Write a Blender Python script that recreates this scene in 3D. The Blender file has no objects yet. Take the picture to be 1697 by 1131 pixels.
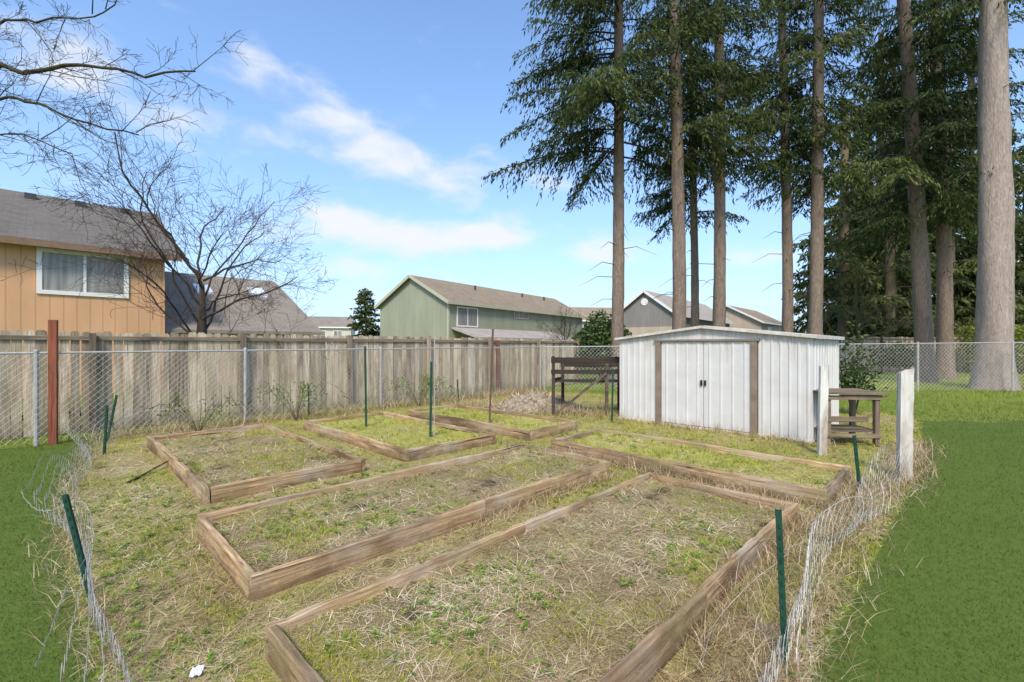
import bpy, math, random
import numpy as np
from mathutils import Vector, Matrix
rng=np.random.default_rng(11); random.seed(11)
S=bpy.context.scene; COL=S.collection
F=764.0; CX=848.5; HZ=573.0; EYE=1.55
R=math.radians
def G(u,v,z=0.0):
    Y=F*(EYE-z)/(v-HZ); return Vector(((u-CX)/F*Y,Y,z))
def P(u,v,Y): return Vector(((u-CX)/F*Y,Y,EYE-(v-HZ)/F*Y))
ANG=R(45.4)
E1=Vector((math.cos(ANG),math.sin(ANG),0)); ET=Vector((math.sin(ANG),-math.cos(ANG),0))
def ST(s,t,z=0.0):
    p=E1*s+ET*t; p.z=z; return p
# ------------------------------------------------------------------ nodes
def sset(nt,sock,val):
    if isinstance(val,bpy.types.NodeSocket): nt.links.new(val,sock)
    else: sock.default_value=val
def nd(nt,typ,ins=None,**props):
    n=nt.nodes.new(typ)
    for k,v in props.items(): setattr(n,k,v)
    for k,v in (ins or {}).items(): sset(nt,n.inputs[k],v)
    return n
def mth(nt,op,a,b=0.0,c=None,clamp=False):
    n=nt.nodes.new('ShaderNodeMath'); n.operation=op; n.use_clamp=clamp
    sset(nt,n.inputs[0],a); sset(nt,n.inputs[1],b)
    if c is not None: sset(nt,n.inputs[2],c)
    return n.outputs[0]
def c4(c): return (c[0],c[1],c[2],1.0)
def ramp(nt,fac,stops):
    n=nt.nodes.new('ShaderNodeValToRGB'); nt.links.new(fac,n.inputs[0])
    el=n.color_ramp.elements
    while len(el)<len(stops): el.new(0.5)
    for e,(p,c) in zip(el,stops): e.position=p; e.color=c4(c)
    return n.outputs[0]
def mixc(nt,f,a,b,blend='MIX'):
    n=nt.nodes.new('ShaderNodeMix'); n.data_type='RGBA'; n.blend_type=blend
    sset(nt,n.inputs[0],f)
    for i,x in ((6,a),(7,b)):
        sset(nt,n.inputs[i],c4(x) if isinstance(x,(tuple,list)) else x)
    return n.outputs[2]
def noise(nt,vec,scale,detail=5,rough=.6,dist=0.0):
    return nd(nt,'ShaderNodeTexNoise',{'Vector':vec,'Scale':scale,'Detail':detail,'Roughness':rough,'Distortion':dist}).outputs[0]
def mapping(nt,vec,scale=(1,1,1),loc=(0,0,0)):
    return nd(nt,'ShaderNodeMapping',{'Vector':vec,'Scale':scale,'Location':loc}).outputs[0]
def start(name,rough=.8,metal=0.0,spec=.3):
    m=bpy.data.materials.new(name); m.use_nodes=True; nt=m.node_tree; b=nt.nodes['Principled BSDF']
    b.inputs['Roughness'].default_value=rough; b.inputs['Metallic'].default_value=metal
    b.inputs['Specular IOR Level'].default_value=spec
    return m,nt,b
def objco(nt): return nd(nt,'ShaderNodeTexCoord').outputs['Object']
def geopos(nt): return nd(nt,'ShaderNodeNewGeometry').outputs['Position']
def tone(nt): return nd(nt,'ShaderNodeAttribute',attribute_name='tone').outputs['Fac']
def bump(nt,b,h,strength=.4,dist=.01):
    n=nd(nt,'ShaderNodeBump',{'Height':h,'Strength':strength,'Distance':dist}); nt.links.new(n.outputs[0],b.inputs['Normal'])
def setcol(nt,b,c): nt.links.new(c,b.inputs['Base Color'])

def wood(name,dark,light,axis=0,stain=(.05,.04,.03),stain_lo=.5,tone_amt=.5,moss=None,fine=1.0,crack=.5,dirt=None,grey=None):
    m,nt,b=start(name,.85,0,.2)
    co=objco(nt); rnd=nd(nt,'ShaderNodeObjectInfo').outputs['Random']; tn=tone(nt)
    off=mth(nt,'ADD',mth(nt,'MULTIPLY',rnd,31.0),mth(nt,'MULTIPLY',tn,47.0))
    co2=nd(nt,'ShaderNodeVectorMath',{0:co,1:nd(nt,'ShaderNodeCombineXYZ',{0:off,1:off,2:off}).outputs[0]},operation='ADD').outputs[0]
    sc=[18*fine]*3; sc[axis]=.9*fine
    g=noise(nt,mapping(nt,co2,tuple(sc)),2.2,9,.68,.5)
    col=ramp(nt,g,[(.3,dark),(.52,tuple((a+c)/2 for a,c in zip(dark,light))),(.7,light)])
    if grey:
        gg=noise(nt,mapping(nt,co2,(.9,.9,.9)),1.6,4,.6)
        col=mixc(nt,ramp(nt,gg,[(.43,(0,0,0)),(.64,(.65,.65,.65))]),col,grey)
    sc2=[3.0]*3; sc2[axis]=.8
    bg=noise(nt,mapping(nt,co2,tuple(sc2)),1.3,5,.6)
    col=mixc(nt,ramp(nt,bg,[(stain_lo,(0,0,0)),(stain_lo+.18,(.85,.85,.85))]),col,stain)
    sc3=[30*fine]*3; sc3[axis]=.7*fine
    ck=noise(nt,mapping(nt,co2,tuple(sc3)),1.0,3,.5)
    ckf=ramp(nt,ck,[(.30,(crack,crack,crack)),(.37,(0,0,0))])
    col=mixc(nt,ckf,col,tuple(x*.25 for x in dark))
    if moss:
        mg=noise(nt,co2,1.1,5,.7)
        col=mixc(nt,ramp(nt,mg,[(.5,(0,0,0)),(.68,(.65,.65,.65))]),col,moss)
    if dirt:
        z=nd(nt,'ShaderNodeSeparateXYZ',{0:co}).outputs[2]
        dz=mth(nt,'ADD',mth(nt,'SUBTRACT',1.0,mth(nt,'DIVIDE',z,dirt[0])),mth(nt,'MULTIPLY',mth(nt,'SUBTRACT',noise(nt,mapping(nt,co2,(3,3,3)),2,5,.65),.5),2.4))
        col=mixc(nt,mth(nt,'MULTIPLY',dz,.75,clamp=True),col,dirt[1])
    val=mth(nt,'ADD',mth(nt,'MULTIPLY',tn,2*tone_amt),1-tone_amt)
    col=nd(nt,'ShaderNodeHueSaturation',{'Color':col,'Value':val}).outputs[0]
    setcol(nt,b,col); bump(nt,b,g,.8,.016); return m
def plain(name,c,rough=.7,metal=0.0,var=.25,scale=6,bmp=.15,spec=.3):
    m,nt,b=start(name,rough,metal,spec); co=objco(nt)
    g=noise(nt,co,scale,6,.65)
    setcol(nt,b,ramp(nt,g,[(.25,tuple(x*(1-var) for x in c)),(.75,tuple(min(1,x*(1+var)) for x in c))])); bump(nt,b,g,bmp,.01); return m
def leafmat(name,stops,trans=.25,rough=.6):
    m,nt,b=start(name,rough,0,.2); c=ramp(nt,tone(nt),stops); setcol(nt,b,c)
    tr=nd(nt,'ShaderNodeBsdfTranslucent',{'Color':c}); mx=nd(nt,'ShaderNodeMixShader',{0:trans})
    nt.links.new(b.outputs[0],mx.inputs[1]); nt.links.new(tr.outputs[0],mx.inputs[2])
    nt.links.new(mx.outputs[0],nt.nodes['Material Output'].inputs[0]); return m
def bark(name,dark,light,moss=None):
    m,nt,b=start(name,.95,0,.1); co=objco(nt)
    g=noise(nt,mapping(nt,co,(9,9,1.6)),1.6,8,.7,.8); g2=noise(nt,mapping(nt,co,(26,26,7)),1.2,5,.7)
    col=ramp(nt,g,[(.32,dark),(.5,tuple((a+c)/2 for a,c in zip(dark,light))),(.68,light)])
    col=mixc(nt,.4,col,ramp(nt,g2,[(.35,tuple(x*.6 for x in dark)),(.65,light)]))
    if moss:
        mg=noise(nt,co,1.4,5,.7); col=mixc(nt,ramp(nt,mg,[(.45,(0,0,0)),(.62,(.7,.7,.7))]),col,moss)
    setcol(nt,b,col); bump(nt,b,mth(nt,'ADD',g,mth(nt,'MULTIPLY',g2,.5)),.9,.05); return m
def siding(name,c,pitch=.2):
    m,nt,b=start(name,.75,0,.25); co=objco(nt)
    sx=nd(nt,'ShaderNodeSeparateXYZ',{0:co})
    a=mth(nt,'FRACT',mth(nt,'DIVIDE',mth(nt,'ADD',sx.outputs[0],sx.outputs[1]),pitch))
    gr=mth(nt,'LESS_THAN',a,.1)
    n=noise(nt,mapping(nt,co,(1,1,.25)),1.2,5,.6)
    col=ramp(nt,n,[(.3,tuple(x*.86 for x in c)),(.7,tuple(x*1.08 for x in c))])
    col=mixc(nt,mth(nt,'MULTIPLY',gr,.35),col,tuple(x*.4 for x in c))
    setcol(nt,b,col); bump(nt,b,mth(nt,'SUBTRACT',1.0,gr),.4,.015); return m
def shingle(name,c):
    m,nt,b=start(name,.95,0,.05); co=objco(nt)
    br=nd(nt,'ShaderNodeTexBrick',{'Vector':mapping(nt,co,(1,1.15,1)),'Color1':c4(tuple(x*.75 for x in c)),'Color2':c4(tuple(x*1.25 for x in c)),'Mortar':c4(tuple(x*.5 for x in c)),'Scale':1.0,'Mortar Size':.012,'Brick Width':.35,'Row Height':.16})
    n=noise(nt,co,.9,6,.65); n2=noise(nt,co,14,3,.6)
    col=mixc(nt,.55,br.outputs[0],ramp(nt,n,[(.3,tuple(x*.65 for x in c)),(.7,tuple(x*1.3 for x in c))]))
    col=mixc(nt,.35,col,ramp(nt,n2,[(.3,tuple(x*.55 for x in c)),(.7,tuple(x*1.4 for x in c))]))
    setcol(nt,b,col); bump(nt,b,n2,.4,.02); return m

M={}
M['bed']=wood('bed plank',(.19,.10,.045),(.70,.49,.27),0,stain=(.12,.072,.038),stain_lo=.47,tone_amt=.36,moss=(.30,.265,.11),crack=1.0,dirt=(.115,(.12,.075,.036)),grey=(.50,.42,.315))
M['fence']=wood('fence boards',(.285,.22,.15),(.67,.56,.42),2,stain=(.20,.148,.09),stain_lo=.50,tone_amt=.36,moss=(.33,.295,.16),crack=.8,dirt=(.35,(.20,.17,.10)))
M['rail']=wood('fence rail',(.13,.095,.065),(.33,.26,.185),0)
M['postz']=wood('grey post',(.19,.145,.10),(.42,.34,.255),2)
M['brace']=wood('dark brace',(.08,.06,.042),(.21,.165,.12),0)
M['redpost']=wood('rusty brown post',(.17,.05,.028),(.36,.13,.07),2,stain=(.13,.065,.04),stain_lo=.52,tone_amt=.2)
M['brownpost']=wood('brown post',(.12,.055,.035),(.26,.13,.085),2,stain=(.10,.06,.045),stain_lo=.5,tone_amt=.2)
M['dark']=wood('dark boards',(.03,.024,.02),(.11,.085,.065),0,tone_amt=.3)
M['stand']=wood('stand boards',(.11,.078,.05),(.34,.265,.18),0,tone_amt=.3)
M['standz']=wood('stand legs',(.12,.085,.055),(.38,.29,.195),2,tone_amt=.3)
M['white']=wood('peeling white post',(.60,.57,.50),(.82,.79,.73),2,stain=(.25,.175,.10),stain_lo=.46,tone_amt=.2,crack=1.0,grey=(.54,.48,.39))
M['tanpost']=wood('pale peeling post',(.58,.55,.48),(.84,.82,.76),2,stain=(.30,.23,.15),stain_lo=.50,tone_amt=.12,crack=.9)
M['galv']=plain('galvanised',(.42,.41,.39),.6,.3,.25,9)
M['chain']=plain('chain wire',(.48,.46,.42),.6,.2,.15,9,0)
M['wire']=plain('loose wire',(.44,.42,.39),.55,.3,.35,9,0)
M['tgreen']=plain('green stake',(.014,.058,.036),.55,0,.4,12)
M['rusty']=plain('rusty pole',(.13,.075,.05),.8,0,.4,14)
M['greypole']=plain('grey pole',(.42,.40,.36),.6,.2,.3,14)
M['bark']=bark('fir bark',(.12,.084,.062),(.355,.275,.215))
M['bark2']=bark('pale fir bark',(.235,.18,.145),(.55,.45,.385))
M['barkd']=bark('dark bark',(.10,.075,.055),(.27,.21,.145),moss=(.16,.15,.055))
M['twig']=bark('bare twigs',(.045,.032,.025),(.14,.105,.08))
M['mosstwig']=bark('mossy twigs',(.035,.028,.018),(.12,.095,.055),moss=(.11,.105,.035))
M['mossy']=bark('dark mossy limbs',(.08,.062,.038),(.20,.165,.095),moss=(.15,.15,.045))
M['fir']=leafmat('fir needles',[(0,(.021,.033,.010)),(.45,(.060,.088,.022)),(.8,(.128,.158,.04)),(1,(.21,.21,.075))],.33)
M['fir2']=leafmat('far needles',[(0,(.038,.056,.018)),(.5,(.10,.128,.036)),(1,(.23,.24,.08))],.36)
M['shrub']=leafmat('shrub leaves',[(0,(.018,.038,.011)),(.5,(.055,.10,.024)),(1,(.15,.21,.055))],.2,.45)
M['hedge']=leafmat('hedge leaves',[(0,(.10,.12,.02)),(.5,(.23,.26,.045)),(1,(.36,.39,.09))],.25)
M['lawnb']=leafmat('lawn blades',[(0,(.078,.12,.021)),(.5,(.115,.165,.031)),(1,(.165,.208,.05))],.42)
M['weedb']=leafmat('weed blades',[(0,(.19,.25,.022)),(.4,(.40,.44,.042)),(.7,(.61,.56,.09)),(1,(.76,.64,.27))],.42)
M['fieldb']=leafmat('field blades',[(0,(.115,.165,.028)),(.4,(.205,.275,.04)),(.75,(.35,.41,.065)),(1,(.47,.48,.12))],.35)
M['straw']=leafmat('straw',[(0,(.14,.08,.038)),(.42,(.54,.40,.215)),(1,(.93,.81,.57))],.24,.8)
M['rosette']=leafmat('weed leaves',[(0,(.08,.15,.014)),(.5,(.22,.32,.04)),(1,(.43,.50,.09))],.28,.5)
M['tan']=siding('tan siding',(.65,.375,.20),.3)
M['green']=siding('green siding',(.325,.335,.24),.25)
M['slate']=siding('slate siding',(.25,.235,.22),.3)
M['beige']=siding('beige siding',(.50,.42,.32),.3)
M['brownw']=siding('cream siding',(.62,.56,.46),.3)
M['shA']=shingle('grey shingles',(.165,.148,.128))
M['shA2']=shingle('brown grey shingles',(.27,.23,.185))
M['shB']=shingle('brown shingles',(.30,.24,.17))
M['shC']=shingle('pale shingles',(.40,.365,.32))
M['trimw']=plain('white trim',(.78,.76,.71),.6,0,.06,5)
M['trimb']=plain('brown trim',(.22,.14,.09),.7,0,.2,5)
M['trimg']=plain('green trim',(.46,.45,.33),.7,0,.15,5)
M['vent']=plain('roof vent',(.06,.06,.06),.6,0,.2,8)
M['stone']=plain('mound',(.33,.27,.20),.95,0,.65,9,1.0)
M['paper']=plain('paper scrap',(.78,.78,.77),.6,0,.08,20)
M['black']=plain('black handle',(.03,.03,.03),.4,0,.2,20)
M['brownmetal']=plain('brown door jamb',(.25,.195,.14),.6,.1,.25,6)
def glass(name,base):
    m,nt,b=start(name,.12,0,.6); co=objco(nt)
    n=noise(nt,mapping(nt,co,(9,9,.5)),1.0,3,.5)
    setcol(nt,b,ramp(nt,n,[(.35,tuple(x*.7 for x in base)),(.65,tuple(x*1.3 for x in base))])); return m
M['glass']=glass('curtained glass',(.27,.255,.235)); M['skyl']=plain('skylight glass',(.72,.76,.8),.15,0,.05,4,0,.6)
def shedmat():
    m,nt,b=start('white shed metal',.55,0,.25); co=objco(nt); z=nd(nt,'ShaderNodeSeparateXYZ',{0:co}).outputs[2]
    n=noise(nt,mapping(nt,co,(9,9,.7)),1.5,7,.7); n2=noise(nt,co,2.2,5,.65)
    col=ramp(nt,n2,[(.3,(.57,.555,.52)),(.7,(.67,.655,.62))])
    low=mth(nt,'SUBTRACT',1.0,mth(nt,'DIVIDE',z,.35),clamp=True)
    f=mth(nt,'ADD',mth(nt,'MULTIPLY',low,.30),n)
    col=mixc(nt,ramp(nt,f,[(.65,(0,0,0)),(.92,(.55,.55,.55))]),col,(.34,.25,.15))
    top=mth(nt,'MULTIPLY',mth(nt,'SUBTRACT',z,1.15),1.1,clamp=True)
    f2=mth(nt,'ADD',mth(nt,'MULTIPLY',top,.28),n)
    col=mixc(nt,ramp(nt,f2,[(.60,(0,0,0)),(.83,(.6,.6,.6))]),col,(.36,.28,.18))
    setcol(nt,b,col); bump(nt,b,n2,.1,.01); return m
M['shed']=shedmat()
M['shedroof']=plain('shed roof metal',(.46,.42,.37),.7,.1,.3,4)
M['fascia']=plain('pale shed trim',(.60,.555,.48),.65,.1,.32,7)
def groundmat(name,cols,s1=.7,s2=9,bmp=.5,bare=None):
    m,nt,b=start(name,.95,0,.1); p=geopos(nt)
    a=noise(nt,p,s1,6,.65); c=noise(nt,p,s2,6,.7); d=noise(nt,p,s2*5,4,.7)
    base=ramp(nt,a,[(.34,cols[0]),(.5,cols[1]),(.64,cols[2])])
    det=ramp(nt,c,[(.3,cols[3]),(.5,cols[1]),(.7,cols[4])])
    col=mixc(nt,.42,base,det); col=mixc(nt,.42,col,ramp(nt,d,[(.3,cols[3]),(.72,cols[4])]))
    if bare:
        f=mth(nt,'ADD',tone(nt),mth(nt,'MULTIPLY',mth(nt,'SUBTRACT',c,.5),1.2))
        col=mixc(nt,ramp(nt,f,[(.40,(0,0,0)),(.80,(.85,.85,.85))]),col,ramp(nt,d,[(.3,tuple(x*.5 for x in bare)),(.7,tuple(x*1.8 for x in bare))]))
    setcol(nt,b,col); bump(nt,b,mth(nt,'ADD',c,d),bmp,.03); return m
M['soil']=groundmat('weedy soil',[(.20,.135,.058),(.42,.36,.135),(.43,.49,.06),(.12,.075,.035),(.66,.55,.27)],1.6,12,.8,(.085,.055,.033))
M['bedsoil']=groundmat('bed soil',[(.16,.105,.052),(.42,.325,.15),(.45,.46,.07),(.09,.057,.03),(.68,.55,.31)],1.7,14,.9,(.065,.041,.025))
M['mosssoil']=groundmat('mossy bed soil',[(.34,.28,.09),(.48,.46,.09),(.44,.48,.07),(.20,.17,.055),(.66,.57,.23)],1.6,12,.8)
M['lawn']=groundmat('lawn',[(.085,.125,.021),(.102,.147,.026),(.118,.163,.03),(.078,.115,.019),(.13,.172,.035)],.6,10,.25)
M['field']=groundmat('rough grass',[(.14,.19,.028),(.18,.235,.037),(.24,.275,.054),(.115,.15,.025),(.29,.305,.076)],.4,5,.4)

# ------------------------------------------------------------------ mesh tools
class MB:
    def __init__(s): s.v=[];s.f=[];s.t=[]
    def add(s,vs,fs,tn=.5):
        o=len(s.v); s.v+= [tuple(v) for v in vs]; s.f+=[tuple(i+o for i in f) for f in fs]; s.t+=[tn]*len(fs); return s
    def box(s,x0,x1,y0,y1,z0,z1,tn=.5):
        return s.add([(x0,y0,z0),(x1,y0,z0),(x1,y1,z0),(x0,y1,z0),(x0,y0,z1),(x1,y0,z1),(x1,y1,z1),(x0,y1,z1)],
            [(0,3,2,1),(4,5,6,7),(0,1,5,4),(1,2,6,5),(2,3,7,6),(3,0,4,7)],tn)
    def beam(s,p0,p1,w,h,tn=.5):
        p0=Vector(p0);p1=Vector(p1);d=(p1-p0).normalized()
        up=Vector((0,0,1)) if abs(d.z)<.95 else Vector((0,1,0))
        sd=d.cross(up).normalized()*w/2; u=sd.cross(d).normalized()*h/2
        vs=[p+a*sd+b*u for p in (p0,p1) for a,b in ((-1,-1),(1,-1),(1,1),(-1,1))]
        return s.add(vs,[(0,1,2,3),(4,7,6,5),(0,4,5,1),(1,5,6,2),(2,6,7,3),(3,7,4,0)],tn)
    def tube(s,pts,rad,n=6,tn=.5,cap=True):
        pts=[Vector(p) for p in pts]; k=len(pts)
        if not hasattr(rad,'__len__'): rad=[rad]*k
        vs=[];ref=None
        for i,p in enumerate(pts):
            d=(pts[min(i+1,k-1)]-pts[max(i-1,0)])
            d=d.normalized() if d.length>1e-9 else Vector((0,0,1))
            if ref is None: ref=Vector((0,0,1)) if abs(d.z)<.9 else Vector((1,0,0))
            a=(ref-d*ref.dot(d))
            if a.length<1e-4: a=d.orthogonal()
            a.normalize(); ref=a; b=d.cross(a)
            for j in range(n):
                q=2*math.pi*j/n; vs.append(p+a*(rad[i]*math.cos(q))+b*(rad[i]*math.sin(q)))
        fs=[(i*n+j,i*n+(j+1)%n,(i+1)*n+(j+1)%n,(i+1)*n+j) for i in range(k-1) for j in range(n)]
        if cap: fs+= [tuple(range(n-1,-1,-1)),tuple((k-1)*n+j for j in range(n))]
        return s.add(vs,fs,tn)
    def build(s,name,mat,parent=None,loc=(0,0,0),rotz=0,smooth=False):
        me=bpy.data.meshes.new(name); me.from_pydata(s.v,[],s.f)
        a=me.attributes.new('tone','FLOAT','FACE'); a.data.foreach_set('value',np.array(s.t,dtype=np.float32))
        if smooth: me.polygons.foreach_set('use_smooth',[True]*len(s.f))
        me.materials.append(mat); me.update()
        o=bpy.data.objects.new(name,me); COL.objects.link(o); o.location=loc; o.rotation_euler=(0,0,rotz)
        if parent: o.parent=parent
        return o
def npmesh(name,V,Fc,tn,mat,parent=None,loc=(0,0,0)):
    V=np.asarray(V,dtype=np.float32); Fc=np.asarray(Fc,dtype=np.int32); k=Fc.shape[1]
    me=bpy.data.meshes.new(name); me.vertices.add(len(V)); me.vertices.foreach_set('co',V.ravel())
    me.loops.add(Fc.size); me.loops.foreach_set('vertex_index',Fc.ravel())
    me.polygons.add(len(Fc)); me.polygons.foreach_set('loop_start',np.arange(len(Fc),dtype=np.int32)*k)
    me.update(calc_edges=True)
    a=me.attributes.new('tone','FLOAT','FACE'); a.data.foreach_set('value',np.asarray(tn,dtype=np.float32))
    me.materials.append(mat); me.validate()
    o=bpy.data.objects.new(name,me); COL.objects.link(o); o.location=loc
    if parent: o.parent=parent
    return o
def tag(o,label,cat,group=None,kind=None):
    if label:o['label']=label
    if cat:o['category']=cat
    if group:o['group']=group
    if kind:o['kind']=kind
    return o
def thing(name,label,cat,loc=(0,0,0),rotz=0,group=None):
    o=bpy.data.objects.new(name,None); COL.objects.link(o); o.location=loc; o.rotation_euler=(0,0,rotz); o.empty_display_size=.1
    return tag(o,label,cat,group)
def plank(name,mat,parent,p0,p1,thick,height,tn=.5,warp=.004,chip=0):
    p0=Vector(p0);p1=Vector(p1); d=p1-p0; L=d.length; rz=math.atan2(d.y,d.x)
    n=max(2,int(L/.09)); c=.006; a=thick/2
    prof=[(-a+c,0),(a-c,0),(a,c),(a,height-c),(a-c,height),(-a+c,height),(-a,height-c),(-a,c)]
    vs=[]; ph=random.random()*9
    for i in range(n+1):
        x=L*i/n; wy=warp*2*math.sin(ph+x*1.1); wz=warp*math.sin(ph*2+x*1.9)+random.uniform(-.004,.002)
        ca=chip*max(0,random.random()-.72)*3; cb=chip*max(0,random.random()-.72)*3
        for q,(y,z) in enumerate(prof):
            dz=(wz if z>height/2 else 0); dy=wy+random.uniform(-.002,.002)
            if q in (3,4): dz-=ca; dy-=ca*.5
            if q in (5,6): dz-=cb; dy+=cb*.5
            vs.append((x,y+dy,z+dz))
    fs=[(i*8+j,i*8+(j+1)%8,(i+1)*8+(j+1)%8,(i+1)*8+j) for i in range(n) for j in range(8)]
    fs=[f[::-1] for f in fs]+[tuple(range(8)),tuple(n*8+j for j in range(7,-1,-1))]
    mb=MB().add(vs,fs,tn)
    return mb.build(name,mat,parent,p0,rz)

# ------------------------------------------------------------------ fields
def nz(x,y,k=1.0):
    return (np.sin(1.7*k*x+.9*k*y+1)+np.sin(-1.1*k*x+2.3*k*y+2)+.6*np.sin(4.1*k*x-2.9*k*y)+.5*np.sin(5.3*k*x+6.1*k*y+.7)+.4*np.sin(11*k*x-8*k*y)+.3*np.sin(9*k*x+15*k*y))/3.0
def barepat(x,y): return nz(x*1.3+11,y*1.3-4,1.9)
BEDS=[ # s0,s1,t0,t1
 (.76,4.58,-2.455,-1.03),(.86,4.70,-4.40,-3.0),(1.08,2.72,-8.75,-5.17),(3.30,4.92,-8.55,-5.2),(5.45,6.75,-8.5,-5.0),(5.15,6.42,-4.30,-.93)]
def stn(x,y): return x*E1.x+y*E1.y, x*ET.x+y*ET.y
def bedz(x,y): return .118+.024*nz(x,y,2.1)+.014*nz(x+3,y-1,6.3)
def zfield(x,y):
    s,t=stn(x,y); z=.012+.014*(nz(x,y,1.3)+1)
    for (s0,s1,t0,t1) in BEDS:
        ins=(s>s0)&(s<s1)&(t>t0)&(t<t1)
        z=np.where(ins,bedz(x,y),z)
    return z
def nearbed(x,y):
    s,t=stn(x,y); r=np.zeros_like(x,dtype=bool)
    for (s0,s1,t0,t1) in BEDS[:3]: r|=(s>s0)&(s<s1)&(t>t0)&(t<t1)
    return r
def onboard(x,y):
    s,t=stn(x,y); r=np.zeros_like(x,dtype=bool)
    for (s0,s1,t0,t1) in BEDS:
        r|=((s>s0-.03)&(s<s1+.03)&(t>t0-.03)&(t<t1+.03))&~((s>s0+.05)&(s<s1-.05)&(t>t0+.05)&(t<t1-.05))
    return r
def inpoly(x,y,poly):
    r=np.zeros_like(x,dtype=bool); n=len(poly)
    for i in range(n):
        x0,y0=poly[i][0],poly[i][1]; x1,y1=poly[i-1][0],poly[i-1][1]
        c=((y0>y)!=(y1>y))&(x<(x1-x0)*(y-y0)/((y1-y0) if y1!=y0 else 1e-9)+x0); r^=c
    return r
def scat(n,y0,y1,w=1.28):
    y=y0*(y1/y0)**rng.random(n); x=y*rng.uniform(-w,w,n); return x,y
def blades(name,x,y,z,h,w,bend,tn,mat,label,cat):
    n=len(x); az=rng.uniform(0,2*np.pi,n); pz=rng.uniform(0,2*np.pi,n)
    bx,by=np.cos(az)*bend*h,np.sin(az)*bend*h; px,py=np.cos(pz)*w/2,np.sin(pz)*w/2
    B=np.stack([x,y,z],1); Pp=np.stack([px,py,0*px],1); Bd=np.stack([bx,by,0*bx],1); up=np.stack([0*h,0*h,h],1)
    k=1/np.sqrt(1+bend**2)
    up=up*k[:,None]; Bd=Bd*k[:,None]
    V=np.stack([B-Pp,B+Pp,B+up*.62+Bd*.35-Pp*.75,B+up*.62+Bd*.35+Pp*.75,B+up+Bd],1).reshape(-1,3)
    i=np.arange(n)[:,None]*5
    Fc=np.stack([i+[0,1,3],i+[0,3,2],i+[2,3,4]],1).reshape(-1,3)
    o=npmesh(name,V,Fc,np.repeat(tn,3),mat); return tag(o,label,cat,kind='stuff')
def cards(C,A,B):
    n=len(C); V=np.stack([C-A,C+B*1.0-A*.1,C+A,C-B*1.0-A*.1],1).reshape(-1,3)
    return V,np.arange(n*4).reshape(-1,4)
def rnd_unit(n):
    v=rng.normal(size=(n,3)); return v/np.linalg.norm(v,axis=1)[:,None]

# ------------------------------------------------------------------ ground
LP=[G(165,1131),G(122,1000),G(100,900),G(112,820),G(150,748),G(190,727)]
RP=[G(1340,1131),G(1440,950),G(1490,850),G(1527,760),G(1528,700)]
garden=[Vector((-1.5,.6,0))]+LP+[ST(11.6,-10.3)]+[Vector((5,13.5,0))]+[Vector((8.4,10.5,0))]+RP[::-1]+[Vector((1.15,.6,0))]
edge=[Vector((8.3+i*.42,9.4+.25*math.sin(i*1.3)+.22*math.sin(i*2.9+1)+.12*math.sin(i*5.1),0)) for i in range(24)]
lawnR=[Vector((1.15,.6,0))]+RP+edge+[Vector((18,.6,0))]
lawnL=[Vector((-1.5,.6,0))]+LP+[ST(.75,-10.25),ST(-8,-10.25),Vector((-14,.6,0))]
def sheet(name,poly,z,mat):
    mb=MB().add([(p[0],p[1],z) for p in poly],[tuple(range(len(poly)))]); o=mb.build(name,mat)
    return tag(o,None,None,kind='structure')
g=MB(); 
g.add([(-600,-60,0),(600,-60,0),(600,900,0),(-600,900,0)],[(0,1,2,3)]); tag(g.build('ground',M['field']),None,None,kind='structure')
sheet('lawn_right',[(p[0],p[1]) for p in lawnR][::-1],.004,M['lawn'])
sheet('lawn_left',[(p[0],p[1]) for p in lawnL][::-1],.004,M['lawn'])
gx=np.arange(-8.5,9.0,.08); gy=np.arange(.6,15.8,.08); XX,YY=np.meshgrid(gx,gy)
ins=inpoly(XX,YY,garden); ZZ=.012+.014*(nz(XX,YY,1.3)+1)
idx=np.arange(XX.size).reshape(XX.shape); ok=ins[:-1,:-1]&ins[1:,:-1]&ins[:-1,1:]&ins[1:,1:]
Fq=np.stack([idx[:-1,:-1][ok],idx[:-1,1:][ok],idx[1:,1:][ok],idx[1:,:-1][ok]],1)[:,::-1]
tag(npmesh('garden_soil',np.stack([XX.ravel(),YY.ravel(),ZZ.ravel()],1),Fq,np.clip(barepat(XX[:-1,:-1][ok],YY[:-1,:-1][ok])-.25,0,1),M['soil']),None,None,kind='structure')

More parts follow.
